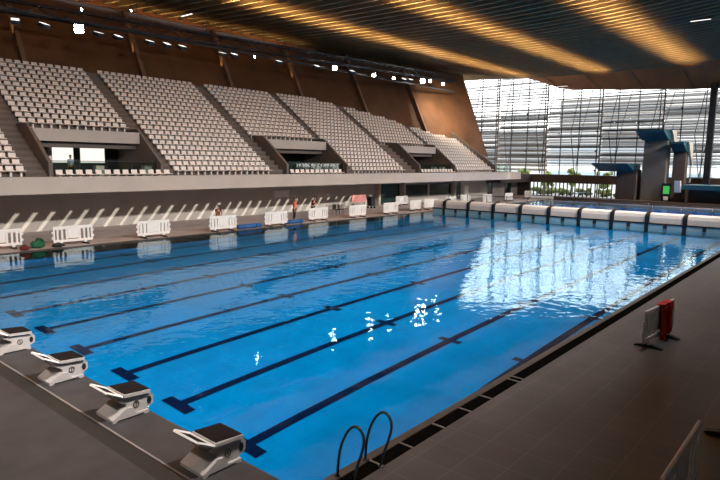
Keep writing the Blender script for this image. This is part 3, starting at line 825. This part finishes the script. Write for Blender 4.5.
# red cloths hanging on it
for i, (x, z0, lb) in enumerate([(10.98, .12, 'red cloth hung on the near barrier, the one closer to the camera'), (11.36, .20, 'red cloth hung on the near barrier, the one farther from the camera')]):
    b = MB(); n = 10
    y = -1.86 - (x-10.95)*.09
    vs = []; fs = []
    for j in range(9):
        for k in range(n+1):
            z = lerp(z0, .97, j/8); xx = x-.17+.34*k/n
            vs.append((xx, y-.10-.05*math.sin(k*1.7+j*.4)-.02*(8-j)/8, z))
    vs2 = [(v[0], v[1]+.02, v[2]) for v in vs]; N = len(vs)
    for j in range(8):
        for k in range(n):
            a = j*(n+1)+k; fs.append((a, a+1, a+n+2, a+n+1)); fs.append((N+a, N+a+n+1, N+a+n+2, N+a+1))
    for k in range(n): fs.append((k, N+k, N+k+1, k+1)); a = 8*(n+1)+k; fs.append((a, a+1, N+a+1, N+a))
    for j in range(8): a = j*(n+1); fs.append((a, a+n+1, N+a+n+1, N+a)); a += n; fs.append((a, N+a, N+a+n+1, a+n+1))
    b.add(vs+vs2, fs, 0, True)
    b.box(x-.17, x+.17, y-.12, y+.07, 1.005, 1.03, 0, .01); b.box(x-.17, x+.17, y-.13, y-.11, .93, 1.03)
    tag(b.build('red_cloth', M['red']), lb, 'cloth', 'red cloths on the near barrier')

# pale red sign behind a barrier
r = empty('sign_board', (36.6, 30.3, 0)); tag(r, 'pale red board on legs standing behind a white barrier', 'sign')
b = MB(); b.box(-1.0, 1.0, -.03, .03, .75, 1.45, 0, .02); b.build('board', M['pink'], r)
for s in (-.8, .8):
    b = MB(); b.box(s-.03, s+.03, -.25, .25, 0, .04); b.box(s-.025, s+.025, -.02, .02, .03, .8); b.build('leg', M['dark'], r)
r = empty('speaker_cart', (39.3, 31.0, 0)); tag(r, 'dark rounded cart right of the pale red board', 'cart')
b = MB(); b.box(-.35, .35, -.3, .3, .25, 1.15, 0, .1); b.build('cart_body', M['black'], r)
for s in (-.25, .25):
    for t in (-.2, .2):
        b = MB(); b.tube([(s-.03, t, .12), (s+.03, t, .12)], .12, 12); b.build('wheel', M['dark'], r)
# two dark chairs by the wall
def chair():
    r = empty('folding_chair')
    b = MB(); b.box(-.22, .22, -.22, .22, .43, .47, 0, .015); b.build('seat', M['black'], r)
    b = MB(); b.box(-.22, .22, .2, .24, .5, .9, 0, .015); b.build('backrest', M['black'], r)
    for sx in (-.2, .2):
        for sy in (-.2, .22):
            b = MB(); b.tube([(sx, sy, 0), (sx, sy, .5 if sy < 0 else .6)], .015, 6); b.build('leg', M['dark'], r)
    return r
ch = chair(); ch.location = (31.2, 28.2, 0); tag(ch, 'black folding chair on the far deck, left one of the pair', 'chair', 'black chairs on the far deck')
c2 = copy_tree(ch); c2.location = (32.0, 28.4, 0); c2.rotation_euler = (0, 0, .4); tag(c2, 'black folding chair on the far deck, right one of the pair', 'chair', 'black chairs on the far deck')
# blue vinyl mats lying at the water edge
for x, y, w, lb in [(19.75, 25.55, .95, 'rolled blue mat at the far pool edge left of the barrier beside the red shirt'), (24.0, 25.7, .8, 'rolled blue mat at the feet of the person in the red shirt')]:
    r = empty('blue_mat', (x, y, 0)); tag(r, lb, 'mat')
    b = MB(); b.tube([(-w, 0, .15), (w, 0, .15)], .15, 14); b.build('roll', M['blue_mat'], r)
    for s in (-.5, .5):
        b = MB(); b.tube([(s-.03, 0, .15), (s+.03, 0, .15)], .156, 14); b.build('strap', M['dark'], r)
# bags at the far edge
r = empty('kit_bag', (6.45, 25.75, 0)); tag(r, 'crumpled green kit bag on the far pool edge', 'bag')
b = MB(); b.ball((0, 0, .20), .36, .22, .20, 0, 3, .10); b.ball((.12, .05, .36), .2, .15, .16, 0, 2, .2); b.ball((-.2, 0, .26), .16, .14, .12, 0, 2, .2); b.build('bag_body', M['green'], r)
b = MB(); b.tube([(-.2, -.1, .3), (-.1, -.12, .5), (.1, -.12, .5), (.2, -.1, .3)], .02, 6); b.build('strap', M['dark'], r)
r = empty('kit_bag', (5.72, 25.45, 0)); tag(r, 'small dark red bag left of the green kit bag', 'bag')
b = MB(); b.ball((0, 0, .13), .26, .18, .14, 0, 2, .06); b.build('bag_body', M['maroon'], r)
b = MB(); b.tube([(-.12, -.05, .22), (0, -.06, .32), (.12, -.05, .22)], .015, 6); b.build('strap', M['dark'], r)
r = empty('kit_bag', (7.28, 25.42, 0)); tag(r, 'low black bag right of the green kit bag', 'bag')
b = MB(); b.ball((0, 0, .11), .3, .16, .12, 0, 2, .06); b.build('bag_body', M['black'], r)
b = MB(); b.tube([(-.12, -.05, .2), (0, -.06, .28), (.12, -.05, .2)], .015, 6); b.build('strap', M['dark'], r)

# ------------------------------------------------------------------ people
def skin(name, pts, edges, rad, m, parent, sub=2):
    me = bpy.data.meshes.new(name); me.from_pydata([tuple(q) for q in pts], edges, []); me.materials.append(m)
    o = bpy.data.objects.new(name, me); C.objects.link(o); o.parent = parent
    o.modifiers.new('skin', 'SKIN'); 
    if not me.skin_vertices:
        bpy.context.view_layer.objects.active = o
    ly = me.skin_vertices[0] if me.skin_vertices else None
    for i, r_ in enumerate(rad):
        ly.data[i].radius = (r_, r_) if not isinstance(r_, tuple) else r_
    ly.data[0].use_root = True
    s = o.modifiers.new('sub', 'SUBSURF'); s.levels = sub; s.render_levels = sub
    for p_ in me.polygons: p_.use_smooth = True
    return o
def person(loc_, rz, label, shirt, bend=0, arms='down', trouser='trouser', scale=1.0, hair='hair'):
    r = empty('person', loc_, rz); r.scale = (scale,)*3; tag(r, label, 'person')
    # faces -y ; z up. pelvis, waist, chest, neck, head
    L = {'down': ((.22, 0, 1.15), (.25, -.05, .88)), 'fwd': ((.24, -.12, 1.18), (.18, -.36, 1.10)), 'hip': ((.34, .05, 1.16), (.2, -.06, 1.0))}
    P_ = [(0, 0, .93), (0, 0, 1.08), (0, -bend*.1, 1.30), (0, -bend*.15, 1.46), (0, -.01-bend*.2, 1.53), (0, -.015-bend*.22, 1.62), (0, -.01-bend*.22, 1.70)]
    R_ = [(.15, .11), (.13, .10), (.16, .11), (.06, .06), (.05, .055), (.075, .09), (.065, .08)]
    E_ = [(0, 1), (1, 2), (2, 3), (3, 4), (4, 5), (5, 6)]
    sh = {}
    for s in (-1, 1):
        el, wr = L[arms] if not (arms == 'hip' and s < 0) else L['down']
        i = len(P_); P_ += [(s*.19, -bend*.12, 1.40), (s*el[0], el[1]-bend*.12, el[2]), (s*wr[0], wr[1]-bend*.1, wr[2])]
        R_ += [.06, .042, .03]; E_ += [(2, i), (i, i+1), (i+1, i+2)]
        hx, hy, hz = P_[-1]
        d = Vector((hx, hy, hz)) - Vector(P_[-2]); d.normalize()
        palm = Vector((hx, hy, hz)) + d*.08
        j = len(P_); P_.append(tuple(palm)); R_.append((.035, .02)); E_.append((i+2, j))
        side = Vector((0, 1, 0)) if abs(d.z) > .6 else Vector((1, 0, 0))
        for f_ in range(4):
            a = palm + side*(-.03+.02*f_) + d*.04; c = a + d*(.05 if f_ in (1, 2) else .04) + Vector((0, -.01, -.01))
            P_ += [tuple(a), tuple(c)]; R_ += [.009, .008]; E_ += [(j, len(P_)-2), (len(P_)-2, len(P_)-1)]
        th = palm - side*.045 - d*.02; P_.append(tuple(th)); R_.append(.010); E_.append((j, len(P_)-1))
        k = len(P_); sp = .11
        P_ += [(s*.09, 0, .86), (s*sp, -.02, .48), (s*sp, .02, .10), (s*sp, -.05, .045), (s*sp, -.17, .035)]
        R_ += [.085, .055, .04, .042, .03]; E_ += [(0, k), (k, k+1), (k+1, k+2), (k+2, k+3), (k+3, k+4)]
        sh[s] = (i, k)
    skin('body', P_, E_, R_, M['skin'], r)
    # shirt over torso and upper arms
    sp_ = [P_[0], P_[1], P_[2], (0, -bend*.13, 1.44)]; sr = [(.165, .125), (.15, .12), (.18, .13), (.09, .08)]; se = [(0, 1), (1, 2), (2, 3)]
    for s in (-1, 1):
        i = sh[s][0]; n = len(sp_); a = Vector(P_[i]); e_ = Vector(P_[i+1])
        sp_ += [tuple(a), tuple(a.lerp(e_, .75))]; sr += [.08, .062]; se += [(2, n), (n, n+1)]
    skin('shirt', sp_, se, sr, M[shirt], r)
    tp = [(0, 0, .96)]; tr = [(.165, .125)]; te = []
    for s in (-1, 1):
        k = sh[s][1]; n = len(tp)
        tp += [P_[k], P_[k+1], (P_[k+2][0], P_[k+2][1], .12)]; tr += [.105, .078, .065]; te += [(0, n), (n, n+1), (n+1, n+2)]
    skin('trousers', tp, te, tr, M[trouser], r)
    hx, hy, hz = P_[6]
    b = MB(); b.ball((hx, hy+.02, hz+.0), .088, .105, .085, 0, 2); b.build('hair', M[hair], r)
    b = MB()
    for s in (-1, 1): b.ball((s*.032, P_[5][1]-.083, 1.645), .011, .008, .008, 0, 1)
    b.build('eyes', M['black'], r)
    b = MB(); b.ball((0, P_[5][1]-.095, 1.615), .014, .02, .022, 0, 1); b.build('nose', M['skin'], r)
    b = MB(); b.ball((0, P_[5][1]-.082, 1.575), .026, .008, .007, 0, 1); b.build('mouth', M['maroon'], r)
    b = MB()
    for s in (-1, 1): b.ball((s*.08, P_[5][1]+.0, 1.625), .014, .022, .032, 0, 1)
    b.build('ears', M['skin'], r)
    return r
person((25.5, 27.3, 0), .5, 'person in red shirt and dark trousers standing on the far deck', 'orange_red', .3, 'hip')
person((28.6, 28.4, 0), .2, 'person in maroon top standing behind a white barrier', 'maroon', .8, 'fwd', scale=.97)
person((18.7, 27.6, 0), -.3, 'small dark-clothed person behind a white barrier, farthest left on the deck', 'maroon', .8, 'fwd', scale=.85)
person((10.2, 30.2, 3.3), .2, 'person in pale blue shirt standing in the leftmost stand entrance', 'lightblue', 0, 'down', scale=.8)

# ------------------------------------------------------------------ lighting truss with floodlights
def truss(ya, z0, z1, xa, xb, label):
    r = empty('lighting_truss', (xa, ya, z0)); tag(r, label, 'truss')
    def P(x, dy, dz): return (x-xa, dy, lerp(z0, z1, (x-xa)/(xb-xa))-z0+dz)
    for dy, dz in ((-.35, 0), (.35, 0), (-.35, .7), (.35, .7)):
        b = MB(); b.tube([P(xa, dy, dz), P(xb, dy, dz)], .06, 6); b.build('chord', M['navy'], r)
    b = MB(); n = int((xb-xa)/1.2)
    for i in range(n):
        x0 = lerp(xa, xb, i/n); x1 = lerp(xa, xb, (i+1)/n)
        for dy in (-.35, .35): b.bar(P(x0, dy, 0 if i % 2 else .7), P(x1, dy, .7 if i % 2 else 0), .05)
        b.bar(P(x0, -.35, 0), P(x0, .35, 0), .05); b.bar(P(x0, -.35, .7), P(x0, .35, .7), .05)
    b.build('lattice', M['navy'], r)
    b = MB()
    b.box(0, xb-xa, -.15, .15, .25, .40); b.build('cable_tray', M['navy'], r)
    k = xa+2
    while k < xb:
        q = P(k, 0, .7); b = MB(); b.tube([q, (q[0], q[1], 16.6-z0)], .02, 5); k += 6; b.build('hanger', M['navy'], r)
    return r
truss(35.95, 13.35, 14.9, 4.0, 62.0, 'dark lighting truss hung under the roof above the seats')
def flood(name='floodlight', lens='lamp_big', size=.3):
    r = empty(name)
    b = MB(); b.box(-size, size, -.02, .22, -size, size, 0, .03); b.build('housing', M['navy'], r)
    b = MB(); b.box(-size*.85, size*.85, -.04, -.021, -size*.85, size*.85, 0, .005); b.build('lens', M[lens], r)
    b = MB(); b.tube([(-size-.03, .1, 0), (-size-.03, .1, size+.15), (size+.03, .1, size+.15), (size+.03, .1, 0)], .02, 6); b.build('yoke', M['navy'], r)
    return r
LB = [(13.28, 13.02, .60, 1), (38.2, 13.62, .42, 1), (44.3, 13.66, .36, 1), (53.4, 14.05, .52, 1), (54.95, 14.2, .33, 1), (47.8, 13.75, .22, 1), (57.8, 14.15, .3, 1), (28.1, 13.28, .18, 1),
      (13.5, 14.3, .12, 1), (17.0, 14.9, .10, 1)]
fp_ = {}
ln_ = ['largest and brightest lamp near the upper left', 'bright lamp above the fourth seat block', 'bright lamp, second right of the widest gap', 'larger lamp of the touching pair at the right',
       'smaller lamp of the touching pair at the right', 'faint lamp between two bright ones', 'rightmost bright lamp before the glass wall', 'tiny pale lamp over the middle of the stand',
       'small lamp hung high above the brightest one', 'tiny lamp right of the brightest one, high up']
for i, (x, z, sz, on) in enumerate(LB):
    o = flood('floodlight', 'lamp_big', sz*.5 + .02)
    o.location = (x, 35.0, z); 
    d = Vector((-5.3, -5.5, 4.5)) - Vector((x, 35.0, z))
    if sz < .2: d = Vector((10, -25, -14))
    o.rotation_euler = (-math.radians(14), 0, math.atan2(d.y, d.x)+PI/2)
    tag(o, 'lit square floodlight on the roof truss, ' + ln_[i], 'floodlight', 'lit floodlights on the roof truss')
dim = [(9.4, 12.9), (11.1, 12.95), (14.6, 13.0), (16.0, 13.0), (18.4, 13.05), (19.8, 13.07), (21.1, 13.1), (24.8, 13.13), (26.0, 13.2), (30.9, 13.3), (35.7, 13.5), (40.8, 13.65), (49.7, 13.87), (51.0, 13.95)]
pr = None
for i, (x, z) in enumerate(dim):
    if pr is None: pr = flood('floodlight', 'lamp_dim', .26); o = pr
    else: o = copy_tree(pr)
    o.location = (x, 35.0, z); o.rotation_euler = (-math.radians(64 + (i*17) % 12), 0, math.radians((i*37) % 40 - 20))
    tag(o, 'dim floodlight facing down under the roof truss, %s from the left' % nth(i), 'floodlight', 'dim floodlights under the roof truss')
# slim ceiling luminaires
for x, y, z, rz, lb in [(51.7, 6.0, None, .0, 'slim white strip lamp on the ceiling slats at the upper right'), (24.2, 39.0, None, 0, 'slim pale strip lamp under the roof edge at the upper left'),
                        (74.3, 26.6, 15.0, 0, 'short pale strip lamp on the wooden soffit of the far end')]:
    zz = (cz(y)-.1) if z is None else z
    r = empty('strip_lamp', (x, y, zz)); tag(r, lb, 'lamp')
    b = MB(); b.box(-.5, .5, -.8, .8, 0, .07, 0, .01); b.v = [(v[0]*.25, v[1], v[2]) for v in b.v]; b.build('housing', M['navy'], r)
    b = MB(); b.box(-.10, .10, -.75, .75, -.02, -.001); b.build('diffuser', M['lamp_dim'], r)

# ------------------------------------------------------------------ lights
def area(name, loc_, rot, sx, sy, e, col=(1, 1, 1), spread=PI, portal=False):
    l = bpy.data.lights.new(name, 'AREA'); l.shape = 'RECTANGLE'; l.size = sx; l.size_y = sy; l.energy = e; l.color = col; l.spread = spread
    if portal: l.cycles.is_portal = True
    o = bpy.data.objects.new(name, l); C.objects.link(o); o.location = loc_; o.rotation_euler = rot
    return o
# portals: far facade (pointing -x) and start-end windows (pointing +x)
area('portal_far', (XF-1.2, 10, 10.5), (0, PI/2, 0), 14, 64, 1, portal=True)
# added warm area lights that make the ceiling bands, no fixtures there
for y, e in ((41.0, 2000), (31.0, 6600), (20.8, 6600), (10.8, 6600), (0.5, 4500)):
    z = cz(y) - 3.6
    area('added_ceiling_light', (28, y, z), (PI, 0, 0), 86, .5, e, (1.0, .66, .27), math.radians(64))
# added fill lights above the near pool edge, no rig there
for k in range(8):
    o = area('added_pool_fill', (-10+11*k, -2.5, 14.6), (0, 0, 0), .9, .9, 1500, (1.0, .94, .885), math.radians(100))
    d = Vector((0, 18, -17)); o.rotation_euler = d.to_track_quat('-Z', 'Y').to_euler()
# added light without a fixture, brightens the last wood panel
o = area('added_panel_fill', (56.5, 32.6, 13.9), (0, 0, 0), .6, .6, 950, (1.0, .84, .64), math.radians(120))
o.rotation_euler = Vector((3.2, 3.0, -3.6)).to_track_quat('-Z', 'Y').to_euler()
# sun
s = bpy.data.lights.new('sun', 'SUN'); s.energy = 3.2; s.angle = math.radians(.12); s.color = (1, .93, .82)
so = bpy.data.objects.new('sun', s); C.objects.link(so)
sd = Vector((-.28, 1, -.205)).normalized()
so.rotation_euler = sd.to_track_quat('-Z', 'Y').to_euler()

w = bpy.data.worlds.new('world'); bpy.context.scene.world = w; w.use_nodes = True
nt = w.node_tree; bg = nt.nodes['Background']
tc = nt.nodes.new('ShaderNodeTexCoord'); sp = nt.nodes.new('ShaderNodeSeparateXYZ'); cr = nt.nodes.new('ShaderNodeValToRGB')
nt.links.new(tc.outputs['Generated'], sp.inputs[0]); nt.links.new(sp.outputs['Z'], cr.inputs[0]); nt.links.new(cr.outputs[0], bg.inputs['Color'])
cr.color_ramp.elements[0].position = 0; cr.color_ramp.elements[0].color = (.86, .81, .75, 1)
cr.color_ramp.elements[1].position = .5; cr.color_ramp.elements[1].color = (.80, .90, 1.0, 1)
bg.inputs['Strength'].default_value = 5.5

# ------------------------------------------------------------------ camera
cam = bpy.data.cameras.new('camera'); co = bpy.data.objects.new('camera', cam); C.objects.link(co)
yaw, pitch, roll, f = .704219, -.133015, .0130944, 585.84
fw = Vector((math.cos(pitch)*math.cos(yaw), math.cos(pitch)*math.sin(yaw), math.sin(pitch)))
rt = Vector((math.sin(yaw), -math.cos(yaw), 0)); up = rt.cross(fw)
r2 = math.cos(roll)*rt + math.sin(roll)*up; u2 = -math.sin(roll)*rt + math.cos(roll)*up
mt = Matrix((( r2.x, u2.x, -fw.x), (r2.y, u2.y, -fw.y), (r2.z, u2.z, -fw.z))).to_4x4()
mt.translation = Vector((-5.28746, -5.48806, 4.54109)); co.matrix_world = mt
cam.sensor_width = 36; cam.lens = 36*f/720; cam.clip_end = 1000; cam.clip_start = .05
sc = bpy.context.scene; sc.camera = co
sc.view_settings.view_transform = 'Standard'; sc.view_settings.look = 'None'; sc.view_settings.gamma = 1; sc.view_settings.use_curve_mapping = False
sc.view_settings.exposure = 0.0
sc.cycles.use_denoising = True
sc.cycles.max_bounces = 6; sc.cycles.diffuse_bounces = 3; sc.cycles.glossy_bounces = 3; sc.cycles.transparent_max_bounces = 16
sc.cycles.sample_clamp_indirect = 4; sc.cycles.sample_clamp_direct = 0
sc.cycles.caustics_reflective = False; sc.cycles.caustics_refractive = False
